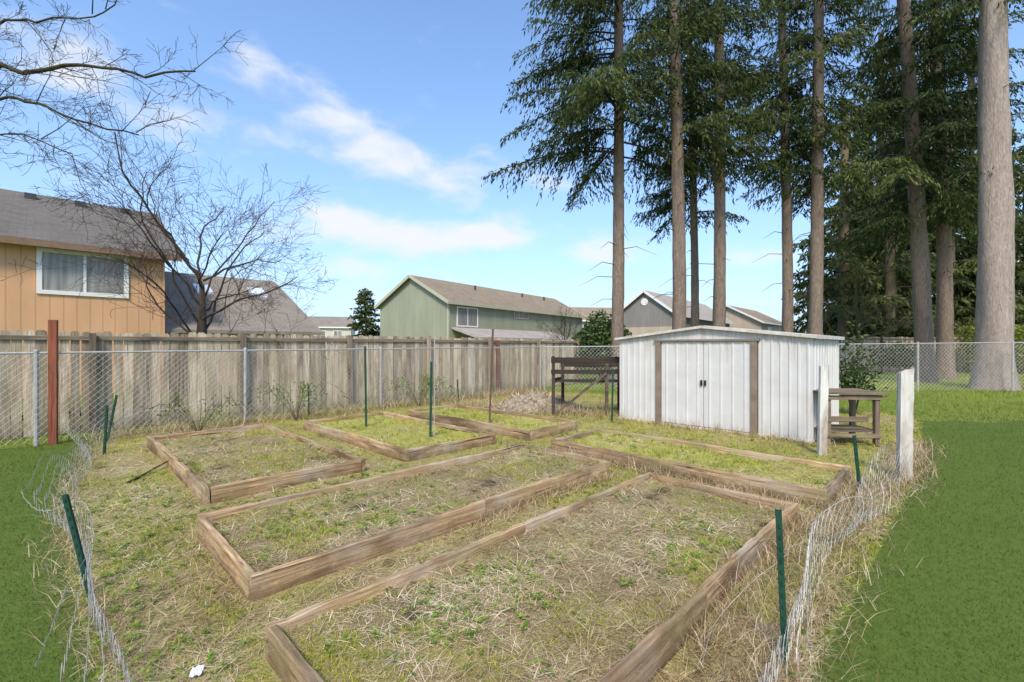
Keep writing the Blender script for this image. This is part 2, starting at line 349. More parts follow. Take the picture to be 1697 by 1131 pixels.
# ------------------------------------------------------------------ raised beds
BL=['nearest raised garden bed of weathered planks, cut off by the bottom of the picture',
 'long raised bed just behind the nearest one, its pointed corner at the front left',
 'leftmost raised bed of weathered planks with dry soil near the left wire netting',
 'middle raised bed of the back row with green stakes standing in it',
 'farthest raised bed, in front of the grey rubble mound',
 'raised bed in front of the white shed, edges overgrown with dry grass']
TH=.045; HB=.19
for bi,((s0,s1,t0,t1),lb) in enumerate(zip(BEDS,BL)):
    org=ST(s0,t0); root=thing('raised_bed',lb,'raised garden bed',org,ANG,'raised garden beds')
    Ls=s1-s0; Lt=t1-t0
    a=TH/2
    tn=lambda: random.uniform(.25,.75)
    if Ls>Lt:
        for yy in (-a,-Lt+a):
            cut=Ls*random.uniform(.42,.55)
            plank('board',M['bed'],root,(0,yy,0),(cut,yy,0),TH,HB+random.uniform(-.006,.006),tn(),.006,.014)
            plank('board',M['bed'],root,(cut+.003,yy,0),(Ls,yy,0),TH,HB+random.uniform(-.006,.006),tn(),.006,.014)
        for xx in (a,Ls-a): plank('board',M['bed'],root,(xx,-TH-.002,0),(xx,-Lt+TH+.002,0),TH,HB-.005,tn(),.004,.014)
    else:
        for xx in (a,Ls-a): plank('board',M['bed'],root,(xx,0,0),(xx,-Lt,0),TH,HB,tn(),.006,.014)
        for yy in (-a,-Lt+a): plank('board',M['bed'],root,(TH+.002,yy,0),(Ls-TH-.002,yy,0),TH,HB-.005,tn(),.004,.014)
    nx=int(Ls/.05); ny=int(Lt/.05)
    lx=np.linspace(TH*.8,Ls-TH*.8,nx); ly=-np.linspace(TH*.8,Lt-TH*.8,ny); A,B=np.meshgrid(lx,ly)
    wx=org.x+A*E1.x-B*ET.x; wy=org.y+A*E1.y-B*ET.y
    Z=bedz(wx,wy); idx=np.arange(A.size).reshape(A.shape)
    Fq=np.stack([idx[:-1,:-1].ravel(),idx[1:,:-1].ravel(),idx[1:,1:].ravel(),idx[:-1,1:].ravel()],1)
    npmesh('soil',np.stack([A.ravel(),B.ravel(),Z.ravel()],1),Fq,np.clip(barepat(wx[:-1,:-1],wy[:-1,:-1]).ravel()-.2,0,1),M['mosssoil' if bi>2 else 'bedsoil'],root)

# ------------------------------------------------------------------ grasses
for poly,nm,cnt in ((lawnR,'right',150000),(lawnL,'left',155000)):
    x,y=scat(cnt,1.6,10.4); k=inpoly(x+rng.normal(0,.02,cnt),y+rng.normal(0,.04,cnt)*y/3,poly); x,y=x[k],y[k]; n=len(x); sc=np.sqrt(y/2.5)
    blades('lawn_grass',x,y,np.full(n,.003),rng.uniform(.014,.03,n)*sc,.0026*sc*rng.uniform(.7,1.3,n),rng.uniform(.3,1.4,n),np.clip(.48+.10*nz(x,y,.5)+rng.normal(0,.14,n),0,1),M['lawnb'],'dense mown green lawn grass %s of the garden'%nm,'grass')
x,y=scat(235000,1.6,15.5); k=inpoly(x,y,garden)&~onboard(x,y); x,y=x[k],y[k]
s_,t_=stn(x,y); backbed=(s_>3.2)&((t_<-5.1)|(s_>5.1)); nb_=nearbed(x,y)
gpat=nz(x,y,1.1)+.7*nz(x+7,y-3,2.7)+.6*nz(x-2,y+9,6.1)
bp=barepat(x,y)
pt=gpat+.3*(y>5)+.5*backbed+.5*(x<-1.5)*(y<5)*(~nb_)-.12*nb_-1.5*(bp>.8)*(~backbed)+rng.normal(0,.14,len(x)); k=pt>-.02; x,y,pt=x[k],y[k],pt[k]; n=len(x); sc=np.sqrt(y/2.5)
tuft=np.clip(pt+.1,.2,1.3)
blades('weed_grass',x,y,zfield(x,y)-.003,rng.uniform(.014,.052,n)*sc*tuft**.6,.0048*sc*rng.uniform(.7,1.4,n),rng.uniform(.5,2.4,n),np.clip(.36+.26*nz(x+5,y,1.5)+rng.normal(0,.2,n),0,1),M['weedb'],'patchy yellow green weed grass in and between the raised beds','grass')
x,y=scat(165000,1.6,15.5); k=inpoly(x,y,garden)&~onboard(x,y); x,y=x[k],y[k]; nb_=nearbed(x,y)
gpat=nz(x,y,1.1)+.7*nz(x+7,y-3,2.7); bare_=barepat(x,y)
pt=-gpat*.8+rng.normal(0,.28,len(x))-.40*(y>5)*(~nb_)+.22*nb_-1.6*(bare_>.78); k=pt>-.10; x,y=x[k],y[k]; n=len(x); sc=np.sqrt(y/2.5)
blades('dry_straw',x,y,zfield(x,y)+.003,rng.uniform(.03,.16,n)*sc**.5,.0042*sc*rng.uniform(.6,1.3,n),rng.uniform(2.5,14,n),np.clip(.52+.36*nz(x-4,y+2,1.6)+rng.normal(0,.22,n),0,1),M['straw'],'dry tan straw and dead stems lying over the garden soil','straw')
x,y=scat(13000,1.7,11); k=inpoly(x,y,garden)&~onboard(x,y)&(nz(x+3,y+5,1.7)+.5*nz(x,y,4.4)+rng.normal(0,.25,len(x))+.5*(x<-1.5)*(y<5)>.28); x,y=x[k],y[k]
Cs=[];As=[];Bs=[];tt=[]
for a,b in zip(x,y):
    m=random.randint(4,9); z0=float(zfield(np.array([a]),np.array([b]))[0]); sz=random.uniform(.005,.011)*math.sqrt(b/2.2)*(1.4 if random.random()<.06 else 1); t0=random.random()
    for j in range(m):
        q=random.uniform(0,6.28); r=random.uniform(.3,2.4)*sz; up=random.uniform(.1,.6)
        d=np.array([math.cos(q),math.sin(q),up]); d/=np.linalg.norm(d); sd=np.cross(d,[0,0,1]); sd/=np.linalg.norm(sd)
        Cs.append(np.array([a,b,z0+.008+random.uniform(0,.02)])+d*r); As.append(d*sz); Bs.append(sd*sz*.6); tt.append(min(1,max(0,t0*.6+random.random()*.4)))
V,Fc=cards(np.array(Cs),np.array(As),np.array(Bs)); tag(npmesh('leafy_weeds',V,Fc,tt,M['rosette']),'small bright green leafy weeds scattered over the garden soil','weeds',kind='stuff')
x,y=scat(150000,6.0,30,1.35); k=~inpoly(x,y,garden)&~inpoly(x,y,lawnR)&~inpoly(x,y,lawnL); x,y=x[k],y[k]; n=len(x); sc=np.sqrt(y/2.5)
far_=np.clip((y-9)/4,0,1)*(x>4)+1.0*(x<=4)
blades('rough_grass',x,y,np.zeros(n),rng.uniform(.018,.04+.03*far_,n)*sc,.0045*sc*rng.uniform(.7,1.3,n),rng.uniform(.4,1.6,n),np.clip(.05+.55*far_+.22*far_*nz(x,y,.5)+rng.normal(0,.14,n),0,1),M['fieldb'],'bright rough grass beyond the garden and under the fir trees','grass')
def along(path,n,sp):
    pts=[Vector(p) for p in path]; seg=[(pts[i+1]-pts[i]).length for i in range(len(pts)-1)]; T=sum(seg); o=[]
    for _ in range(n):
        r=random.random()*T; i=0
        while r>seg[i] and i<len(seg)-1: r-=seg[i]; i+=1
        p=pts[i].lerp(pts[i+1],min(1,r/seg[i])); o.append((p.x+random.gauss(0,sp),p.y+random.gauss(0,sp)))
    return np.array(o)
NR=[G(1235,1230),G(1300,1085),G(1368,960),G(1428,845),G(1478,812),G(1500,796)]
paths=[(LP,1800,.07,.20),(NR+[G(1520,740)],5800,.13,.25),
 ([ST(.6,-10.1),ST(11.5,-10.1)],6000,.22,.40),([ST(5.1,-4.3),ST(5.1,-.9),ST(6.4,-.85)],2600,.06,.24),([ST(4.64,-2.3),ST(4.62,-1.0),ST(2.2,-.98)],3200,.06,.24),
 ([ST(8.3,-5.1),ST(8.25,-1.4)],900,.08,.25),([ST(7.2,-9),ST(8.5,-5.5)],2400,.3,.45),([ST(.78,-3.1),ST(.8,-4.4)],350,.07,.15),([ST(2.5,-2.95),ST(4.7,-2.95)],1200,.05,.2),([ST(4.75,-4.3),ST(4.75,-3.0)],500,.06,.2)]
xs=[];hs=[]
for pa,n,sp,h in paths:
    a=along(pa,n,sp); xs.append(a); hs.append(rng.uniform(.3,1.0,len(a))*h)
a=np.concatenate(xs); h=np.concatenate(hs); k=~onboard(a[:,0],a[:,1]); a=a[k]; h=h[k]; n=len(h)
blades('dry_grass',a[:,0],a[:,1],zfield(a[:,0],a[:,1]),h,.0030*np.sqrt(np.maximum(a[:,1],1)/2.3)*rng.uniform(.7,1.3,n),rng.uniform(.3,3.4,n),np.clip(.36+rng.normal(0,.28,n),0,1),M['straw'],'tall dead tan grass along the fences, netting and bed edges','dry grass')

# ------------------------------------------------------------------ wooden fence
def wood_fence(label,loc,rotz,bays,bay,h,mat,post_up=.1,hgt=None):
    root=thing('wooden_fence',label,'fence',loc,rotz)
    for b in range(bays):
        mb=MB(); x=b*bay
        while x<(b+1)*bay-.02:
            w=random.uniform(.135,.15); w=min(w,(b+1)*bay-x)
            hh=h+random.uniform(-.03,.02); yy=random.uniform(-.004,.004); lean=random.uniform(-.006,.006); c=.03; gp=random.choice((.004,.008,.018))
            vs=[(x+.002,yy,.02),(x+w-gp,yy,.02),(x+w-gp+lean,yy,hh-c),(x+w-gp-c+lean,yy,hh),(x+c+lean,yy,hh),(x+.002+lean,yy,hh-c)]
            vs+=[(a,b_+.018,c_) for a,b_,c_ in vs]
            mb.add(vs,[(0,1,2,3,4,5),(11,10,9,8,7,6)]+[(i,i+6,(i+1)%6+6,(i+1)%6) for i in range(6)],random.random()); x+=w
        mb.build('board_panel',mat,root)
        plank('rail',M['rail'],root,(b*bay,.06,.3),((b+1)*bay,.06,.3),.04,.09,.5)
        plank('rail',M['rail'],root,(b*bay,-.024,h-.16),((b+1)*bay-.01,-.024,h-.16),.035,.085,.6)
    for b in range(bays+1):
        MB().box(b*bay-.045,b*bay+.045,-.14,-.045,0,h+post_up*random.uniform(-.4,.8),random.random()).build('post',M['postz'],root)
    return root
wood_fence('tall weathered grey plank fence behind the raised beds at the left',ST(-4.2,-11.15),ANG,8,2.4,1.80,M['fence'])
wood_fence('distant grey plank fence beyond the fir trunks at the right',(14.2,27,0),R(-2),6,2.4,2.05,M['fence'])

# ------------------------------------------------------------------ chain link
def chain_fence(label,loc,rotz,xs,h0,h1,cell,r):
    root=thing('chain_link_fence',label,'fence',loc,rotz); L=xs[-1]; hh=lambda x:h0+(h1-h0)*x/L
    for x in xs:
        p=MB(); p.tube([(x,0,0),(x,0,hh(x)+.02)],.03,10); p.build('post',M['galv'],root,smooth=False)
        c=MB(); c.tube([(x,0,hh(x)+.02),(x,0,hh(x)+.045),(x,0,hh(x)+.06)],[.036,.03,.008],10); c.build('post_cap',M['galv'],root)
    t=MB(); t.tube([(xs[0],0,hh(0)),(L,0,hh(L))],.018,8); t.build('top_rail',M['galv'],root)
    for a,b in zip(xs[:-1],xs[1:]):
        mb=MB(); W=b-a; H=min(hh(a),hh(b))-.01; z0=.05
        for sg in (1,-1):
            c=-H
            while c<W:
                xa=max(0,c); xb=min(W,c+H-z0)
                if xb-xa>.02:
                    za=z0+(xa-c); zb=z0+(xb-c)
                    if sg<0: pa,pb=(a+xa,-.024,H+z0-za),(a+xb,-.024,H+z0-zb)
                    else: pa,pb=(a+xa,-.028,za),(a+xb,-.028,zb)
                    mb.tube([pa,pb],r,3,cap=False)
                c+=cell
        mb.build('wire_mesh',M['chain'],root)
    return root
chain_fence('galvanised chain link fence in front of the tall grey plank fence',ST(-2.93,-10.2),ANG,[0,2.84,5.73,8.7,11.65,14.63],1.42,1.5,.10,.0017)
chain_fence('galvanised chain link fence behind the shed, running to the right edge',(1.02,15.5,0),R(-.4),[0.06,3.2,6.4,9.6,12.55,15.7,18.8],1.5,1.68,.13,.0034)

# ------------------------------------------------------------------ single posts
def wpost(name,label,loc,w,d,h,mat,tilt=(0,0),rotz=.5,top=.0,jag=0,tn=.5):
    mb=MB(); n=16; j=.002
    ring=[(-1,-1),(-.35,-1),(.3,-1),(1,-1),(1,1),(.3,1),(-.35,1),(-1,1)]; m=len(ring); vs=[]
    jz=[random.uniform(-jag,jag) for _ in range(m)]
    for i in range(n+1):
        z=h*i/n; chipr=random.uniform(0,.06) if jag>.02 and random.random()<.3 else 0; chipl=random.uniform(0,.06) if jag>.02 and random.random()<.2 else 0
        for q,(sx,sy) in enumerate(ring):
            x=sx*w/2; x-= (chipr*w if sx==1 else 0); x+=(chipl*w if sx==-1 else 0)
            vs.append((x+random.uniform(-j,j),sy*d/2+random.uniform(-j,j),z+((top*sx+jz[q]) if i==n else 0)))
    fs=[(i*m+q,i*m+(q+1)%m,(i+1)*m+(q+1)%m,(i+1)*m+q) for i in range(n) for q in range(m)]+[tuple(range(m-1,-1,-1)),tuple(n*m+q for q in range(m))]
    mb.add(vs,fs,tn)
    o=mb.build(name,mat,None,loc); o.rotation_euler=(tilt[0],tilt[1],rotz); return tag(o,label,'post')
wpost('wooden_post','tall rusty reddish brown post in front of the grey plank fence at far left',G(88,737),.10,.08,1.95,M['redpost'])
wpost('wooden_post','short brown wooden post against the grey plank fence behind the rusty stake',ST(10.4,-10.9),.11,.10,1.72,M['brownpost'])
wpost('wooden_post','pale peeling wooden post at the right corner of the shed',G(1362,757),.10,.07,1.27,M['tanpost'],(0,.02),-.2,.01,.01)
wpost('wooden_post','thick white peeling post with splintered top at the edge of the right lawn',G(1498,800),.125,.08,1.27,M['white'],(.01,.01),-.25,.015,.025)

def stake(label,u0,v0,u1,v1,mat=None,r=1.0,kind='stake'):
    b=G(u0,v0); t=P(u1,v1,b.y); d=t-b; h=d.length
    mb=MB(); a=.019*r; s=.0035*r
    mb.box(-a,a,-s,s,-.05,h); mb.box(-s,s,s,a*1.7,-.05,h-.004)
    z=.08
    while z<h-.03: mb.box(-.006,.006,-s-.007,-s+.001,z,z+.014); z+=.055
    o=mb.build('fence_stake',mat or M['tgreen'],None,b)
    q=Vector((0,0,1)).rotation_difference(d.normalized()); o.rotation_mode='QUATERNION'; o.rotation_quaternion=q
    return tag(o,label,'stake','steel fence stakes')
stake('leaning dark green steel stake in the left netting, nearest at left',152,1000,106,820,r=.8)
stake('short green stake, left one of the pair in the dry grass by left lawn',172,757,177,672,r=.85)
stake('green stake leaning beside its shorter twin near the left lawn',176,738,193,655,r=.85)
stake('thin green stake standing in the front of the middle back bed',607,720,605,574)
stake('short green stake by the chain link fence above the leftmost bed',512,692,511,638)
stake('short green stake beside the fence behind the farthest bed',760,668,758,629)
stake('dark green stake left of the white shed door side by the dark boards',1014,702,1016,612)
stake('short green stake tilted against the left edge of the white shed',1032,694,1037,630)
stake('green steel stake with wires beside the nearest bed at front right',1302,1112,1290,845,r=.75)
stake('short green stake in the netting in front of the white posts',1426,818,1416,722,r=.85)
stake('tall rusty brown stake at the right end of the middle back bed',811,712,817,545,M['rusty'])
stake('tall green stake with pale grey extension behind the long bed',713,737,715,600)
b=G(716,737); pp=MB(); pp.tube([(0,0,0),(.004,0,1.68)],.009,6); tag(pp.build('thin_pole',M['greypole'],None,b+Vector((.03,.02,0))),'thin pale grey pole tied to the tall green stake behind the long bed','pole')

# ------------------------------------------------------------------ shed
SH=thing('garden_shed','white metal garden shed with double doors and shallow gable roof','shed',ST(8.45,-5.17),-math.pi/2+ANG)
SW,SD,EV,AP=3.46,2.05,1.70,1.90
def topz(x): return EV+(AP-EV)*(1-abs(x-SW/2)/(SW/2))
def ribs(x0,x1,zb,zt,axis=0,off=0.0,pitch=.16,out=.014):
    mb=MB(); xs=[(x0,0)]; x=x0+pitch*.4
    while x<x1-.05:
        xs+= [(x,0),(x+.012,out),(x+.034,out),(x+.046,0)]; x+=pitch
    xs.append((x1,0)); vs=[]
    for xx,d in xs:
        for z in (zb,zt(xx) if callable(zt) else zt): vs.append((xx,off-d,z))
    fs=[(2*i,2*i+2,2*i+3,2*i+1) for i in range(len(xs)-1)]
    return mb.add(vs,fs)
def sidewall(mb,x):
    mb.v=[(x-(v[1]) if x>1 else v[1],v[0],v[2]) for v in mb.v]; return mb
ribs(0,.83,.05,lambda x:topz(x)-.03,pitch=.13).build('wall_panel',M['shed'],SH)
ribs(2.67,SW,.05,lambda x:topz(x)-.03,pitch=.13).build('wall_panel',M['shed'],SH)
hd=MB(); hd.add([(.83,0,1.62),(2.67,0,1.62),(2.67,0,topz(2.67)-.03),(SW/2,0,AP-.03),(.83,0,topz(.83)-.03)],[(0,1,2,3,4)]); hd.build('gable_panel',M['shed'],SH)
sidewall(ribs(0,SD,.05,EV-.02,out=.02,pitch=.2),SW).build('side_wall',M['shed'],SH)
sidewall(ribs(0,SD,.05,EV-.02,out=.02,pitch=.2),0).build('side_wall',M['shed'],SH)
bk=MB(); bk.add([(0,SD,.05),(SW,SD,.05),(SW,SD,EV-.02),(SW/2,SD,AP-.03),(0,SD,EV-.02)],[(4,3,2,1,0)]); bk.build('back_wall',M['shed'],SH)
MB().box(-.01,SW+.01,-.02,SD+.01,0,.06).build('base_frame',M['fascia'],SH)
for x0 in (.83,2.56): MB().box(x0,x0+.10,-.05,.0,.05,1.63).build('door_jamb',M['brownmetal'],SH)
MB().box(.80,2.70,-.06,-.003,1.63,1.665).build('door_track',M['brownmetal'],SH)
for x0,x1,hx in ((.942,1.752,1.722),(1.762,2.558,1.792)):
    d=ribs(x0,x1,.07,1.62,off=-.018,pitch=.2,out=.010); d.add([(x0,-.018,.07),(x0,-.002,.07),(x0,-.002,1.62),(x0,-.018,1.62)],[(0,1,2,3)]); d.add([(x1,-.018,.07),(x1,-.002,.07),(x1,-.002,1.62),(x1,-.018,1.62)],[(3,2,1,0)])
    dd=d.build('door',M['shed'],SH)
    hb=MB(); hb.box(hx-.016,hx+.016,-.046,-.022,.82,.92); hb.box(hx-.008,hx+.008,-.062,-.045,.83,.91); hb.build('handle',M['black'],dd)
rf=MB()
for sg in (0,1):
    xs=[-.06,SW/2] if sg==0 else [SW/2,SW+.06]
    za,zb=(EV-.005,AP) if sg==0 else (AP,EV-.005)
    n=12
    for i in range(n):
        y0=-.07+(SD+.14)*i/n; y1=-.07+(SD+.14)*(i+1)/n; 
        rf.add([(xs[0],y0,za),(xs[1],y0,zb),(xs[1],y1-.03,zb),(xs[0],y1-.03,za)],[(0,1,2,3)])
        rf.add([(xs[0],y1-.03,za),(xs[1],y1-.03,zb),(xs[1],y1-.015,zb+.02),(xs[0],y1-.015,za+.02)],[(0,1,2,3)])
        rf.add([(xs[0],y1-.015,za+.02),(xs[1],y1-.015,zb+.02),(xs[1],y1,zb),(xs[0],y1,za)],[(0,1,2,3)])
RF=rf.build('roof',M['shedroof'],SH)
fa=MB()
for yy in (-.085,SD+.072):
    for xa,xb,za,zb in ((-.07,SW/2,EV-.005,AP),(SW/2,SW+.07,AP,EV-.005)):
        fa.add([(xa,yy,za-.035),(xb,yy,zb-.035),(xb,yy,zb+.012),(xa,yy,za+.012),(xa,yy+.013,za-.035),(xb,yy+.013,zb-.035),(xb,yy+.013,zb+.012),(xa,yy+.013,za+.012)],[(0,1,2,3),(7,6,5,4),(3,2,6,7),(0,4,5,1)])
for xx in (-.075,SW+.062): fa.box(xx,xx+.013,-.085,SD+.085,EV-.045,EV+.012)
fa.build('roof_trim',M['fascia'],RF)

# ------------------------------------------------------------------ dark board frame left of shed
b0=G(917,690); DB=thing('wooden_rack','dark weathered open board frame with diagonal brace, left of the white shed','rack',b0,R(-3))
wx=1.16
for x,y,h in ((0,0,1.32),(wx,0,1.30),(.25,.75,1.22),(1.55,.7,1.24)):
    MB().box(x-.035,x+.035,y-.035,y+.035,0,h,random.random()).build('post',M['brace'] if y==0 and x>1 else M['dark'],DB)
for z,hh in ((1.17,.13),(.93,.10)): plank('board',M['dark'],DB,(-.05,-.055,z),(1.5,-.02,z+random.uniform(-.02,.02)),.03,hh,random.random(),.008)
plank('board',M['dark'],DB,(.2,.80,1.05),(1.6,.76,1.05),.03,.14,.4)
plank('board',M['dark'],DB,(.0,.05,.72),(.22,.72,.72),.03,.1,.4)
MB().beam((.05,-.075,.06),(wx-.02,-.075,.95),.025,.05,.5).build('brace',M['brace'],DB)
seat=MB()
for i in range(4): seat.box(-.02,1.52,.06+i*.16,.2+i*.16,.74,.765,random.random())
seat.build('seat_board',M['dark'],DB)

# ------------------------------------------------------------------ stand right of shed
st=thing('wooden_stand','rough brown wooden potting table with lower shelf between the two white posts','table',(4.74,6.95,0),R(-4))
for i,(x,y) in enumerate(((.04,.04),(.74,.04),(.04,.58),(.74,.58))): MB().beam((x,y,0),(x,y,.80),.065,.065,random.random()).build('leg',M['standz'],st)
tp=MB()
for i in range(5): tp.box(-.05,.85+random.uniform(-.03,.03),-.06+i*.14,.075+i*.14,.82,.85,random.random())
tp.build('tabletop',M['stand'],st)
plank('apron',M['stand'],st,(-.02,-.005,.735),(.80,-.005,.73),.022,.07,.7)
plank('slat',M['stand'],st,(.0,-.005,.40),(.60,-.005,.42),.02,.08,random.random())
plank('slat',M['stand'],st,(.0,-.005,.16),(.78,-.005,.15),.02,.07,random.random())
sh=MB(); [sh.box(-.01,.79,.06+i*.14,.185+i*.14,.24,.265,random.random()) for i in range(4)]; sh.build('shelf',M['stand'],st)

# ------------------------------------------------------------------ netting
def smooth_path(pts,step):
    pts=[Vector(p) for p in pts]; out=[]
    for i in range(len(pts)-1):
        p0=pts[max(i-1,0)];p1=pts[i];p2=pts[i+1];p3=pts[min(i+2,len(pts)-1)]
        n=max(2,int((p2-p1).length/step))
        for j in range(n):
            t=j/n; out.append(.5*((2*p1)+(p2-p0)*t+(2*p0-5*p1+4*p2-p3)*t*t+(3*p1-p0-3*p2+p3)*t**3))
    out.append(pts[-1]); return out
def netting(label,path,h,cell,r,lean,sag,wob):
    pl=smooth_path(path,cell*.8); mb=MB(); rows=int(h/cell)+1; ph=[random.uniform(0,6) for _ in range(8)]
    L=len(pl)
    def node(i,j):
        d=(pl[min(i+1,L-1)]-pl[max(i-1,0)]); d.z=0; d=d.normalized() if d.length>0 else Vector((1,0,0)); nrm=Vector((d.y,-d.x,0))
        f=j/(rows-1) if rows>1 else 0; a=i*cell
        hh=h*(1-sag*(.5+.5*math.sin(a*2.3+ph[0]))-.06*math.sin(a*5.1+ph[3]))
        z=f*hh+wob*.5*math.sin(a*6+f*3+ph[1])*f; off=lean*f*f*(1+.8*math.sin(a*1.6+ph[2]))+wob*math.sin(a*3.1+ph[4]+f*2.0)+wob*1.2*math.sin(f*math.pi)*math.sin(a*2.2+ph[6])
        return pl[i]+nrm*off+Vector((0,0,max(.01,z+.02)))
    for j in range(rows):
        row=[]
        for i in range(L):
            p=node(i,j); q=cell*.48*(1 if (i+j)%2 else -1); row.append(p+Vector((random.uniform(-1,1)*.002,random.uniform(-1,1)*.002,(q if 0<j<rows-1 else q*.1))))
        mb.tube(row,r*(1.5 if j in (0,rows-1) else 1),3,cap=False)
    o=mb.build('wire_netting',M['wire'],None,(0,0,0))
    org=pl[0].copy(); org.z=0; o.data.transform(Matrix.Translation(-org)); o.location=org
    return tag(o,label,'wire netting')
netting('sagging galvanised wire netting along the left lawn edge',[G(215,1260),G(185,1100),G(152,1000),G(122,890),G(140,800),G(172,750),G(215,722)],.54,.055,.0012,-.16,.2,.022)
netting('crumpled wire netting leaning along the right lawn edge up to the white post',NR,.54,.055,.0013,.17,.28,.03)
netting('low wire netting in the dry grass under the chain link fence',[ST(.9,-9.7),ST(4,-9.75),ST(8,-9.8),ST(11,-9.7)],.5,.1,.0015,.05,.2,.03)
for i,(lb,pts) in enumerate((('loose curled wire trailing from the front right stake to the bottom edge',[G(1150,1130),G(1200,1010,.15),G(1290,930,.35),G(1360,860,.3),G(1420,800,.3)]),
    ('long slack wire between the front right stake and the white post',[P(1291,870,2.2),P(1350,905,2.7),P(1420,860,3.8),P(1498,760,5.2)]))):
    p=smooth_path(pts,.04); mb=MB(); mb.tube([q+Vector((.012*math.sin(k*.6),.013*math.cos(k*.45),.012*math.sin(k*.35))) for k,q in enumerate(p)],.0014,4); 
    o=mb.build('loose_wire',M['wire']); org=p[0].copy(); o.data.transform(Matrix.Translation(-org)); o.location=org; tag(o,lb,'wire')

# ------------------------------------------------------------------ mound, scrap, stick
mc=G(888,688); mb=MB(); n=46; vs=[]
for i in range(n+1):
    for j in range(n+1):
        a=-1+2*i/n; c=-1+2*j/n; r=math.hypot(a,c); px,py=a*1.25,c*.95
        z=max(0,(1-r*r))*.36+ (float(nz(np.array(px*2.3),np.array(py*2.3)))*.09+float(nz(np.array(px*7),np.array(py*7)))*.05+random.uniform(-.035,.035))*max(0,1-r) -.02
        vs.append((px,py+.9,z))
mb.add(vs,[(i*(n+1)+j,(i+1)*(n+1)+j,(i+1)*(n+1)+j+1,i*(n+1)+j+1) for i in range(n) for j in range(n)])
mo=tag(mb.build('rubble_mound',M['stone'],None,mc),'low grey mound of rubble and dead weeds beside the dark board frame','mound')
q=np.array(vs)[rng.integers(0,len(vs),1300)]; q=q[(q[:,0]/1.25)**2+((q[:,1]-.9)/.95)**2<1.1]; nn=len(q)
az_=rng.uniform(0,6.28,nn); lv=np.stack([np.cos(az_),np.sin(az_),rng.uniform(.1,.8,nn)],1); ww=np.cross(lv,[0,0,1.0]); V,Fc=cards(q+lv*.08,lv*.11,ww*.008); npmesh('dead_weeds',V,Fc,rng.random(nn),M['straw'],mo)
def scrap(label,loc,s):
    mb=MB(); n=6; vs=[(s*(i/n-.5)+random.uniform(-.1,.1)*s,s*.7*(j/n-.5),.012+random.uniform(0,.12)*s) for i in range(n+1) for j in range(n+1)]
    mb.add(vs,[(i*(n+1)+j,(i+1)*(n+1)+j,(i+1)*(n+1)+j+1,i*(n+1)+j+1) for i in range(n) for j in range(n)])
    o=mb.build('paper_scrap',M['paper'],None,loc,random.random()*3); tag(o,label,'litter')
scrap('crumpled white paper scrap on the soil at the bottom left',G(326,1118,.03),.07)
p=smooth_path([G(212,800,.03),G(245,783,.05),G(300,752,.1)],.1); mb=MB(); mb.tube(p,[.014-.008*i/len(p) for i in range(len(p))],6); q=p[len(p)//2]; mb.tube([q,q+Vector((.05,.15,.05)),q+Vector((.1,.22,.03))],[.008,.006,.003],5)
o=mb.build('fallen_branch',M['twig']); o.data.transform(Matrix.Translation(-p[0])); o.location=p[0]; tag(o,'bare fallen branch leaning beside the leftmost bed','branch')

# ------------------------------------------------------------------ houses
def window(root,x0,x1,z0,z1,y=0.0,mull=1,fm='trimw',fw=.09,gl='glass'):
    fr=MB()
    for a,b,c,d in ((x0-fw,x0,z0-fw,z1+fw),(x1,x1+fw,z0-fw,z1+fw),(x0,x1,z1,z1+fw),(x0,x1,z0-fw,z0)): fr.box(a,b,y-.05,y-.002,c,d)
    for k in range(mull):
        xm=x0+(x1-x0)*(k+1)/(mull+1); fr.box(xm-.035,xm+.035,y-.04,y-.002,z0,z1)
    w=fr.build('window',M[fm],root)
    pn=MB(); pn.box(x0,x1,y-.018,y-.004,z0,z1); pn.build('pane',M[gl],w); return w
def house(name,label,loc,rotz,L,W,eave,apex,wm,rm,trim='trimw',oh=.35,th=.14,group=None,ap=.5):
    root=thing(name,label,'house',loc,rotz,group); am=W*ap
    mb=MB(); vs=[]
    for x in (0,L): vs+=[(x,0,0),(x,W,0),(x,W,eave),(x,am,apex),(x,0,eave)]
    mb.add(vs,[(0,4,3,2,1),(5,6,7,8,9),(0,5,9,4),(1,2,7,6),(4,9,8,3),(3,8,7,2)]); mb.build('wall',wm,root)
    r=MB()
    for sg in (0,1):
        ya,yb=(0,am) if sg==0 else (W,am); k=(apex-eave)/(yb-ya); ye=ya-oh*(1 if sg==0 else -1); ze=eave-abs(k)*oh
        up=.03
        pts=[(-oh,ye,ze+up),(L+oh,ye,ze+up),(L+oh,yb,apex+up),(-oh,yb,apex+up)]
        vs=pts+[(a,b,c+th) for a,b,c in pts]
        f=[(0,3,2,1),(4,5,6,7),(0,1,5,4),(1,2,6,5),(3,0,4,7)]
        if sg: f=[q[::-1] for q in f]
        r.add(vs,f)
    ro=r.build('roof',rm,root)
    t=MB()
    for sg in (0,1):
        ya,yb=(0,am) if sg==0 else (W,am); k=(apex-eave)/(yb-ya); s=(1 if sg==0 else -1); ye=ya-oh*s; ze=eave-abs(k)*oh
        t.beam((-oh-.02,ye-.02*s,ze+.08),(L+oh+.02,ye-.02*s,ze+.08),.03,.2)
        for xx in (-oh-.018,L+oh+.018): t.beam((xx,ye,ze+.07),(xx,yb,apex+.07),.03,.22)
    t.build('roof_trim',M[trim],root)
    return root,ro
h1,r1=house('house','tan house with grey shingle roof and one large white window behind left fence',ST(-9.5,-19.7),ANG,12.4,9.4,4.66,6.95,M['tan'],M['shA'],'trimb',.4)
window(h1,9.45,11.33,3.22,4.36,mull=1,fw=.12)
for x in (9.0,10.3,11.6): 
    v=MB(); v.box(x,x+.3,3.9,4.2,6.65,6.95); v.build('roof_vent',M['vent'],r1)
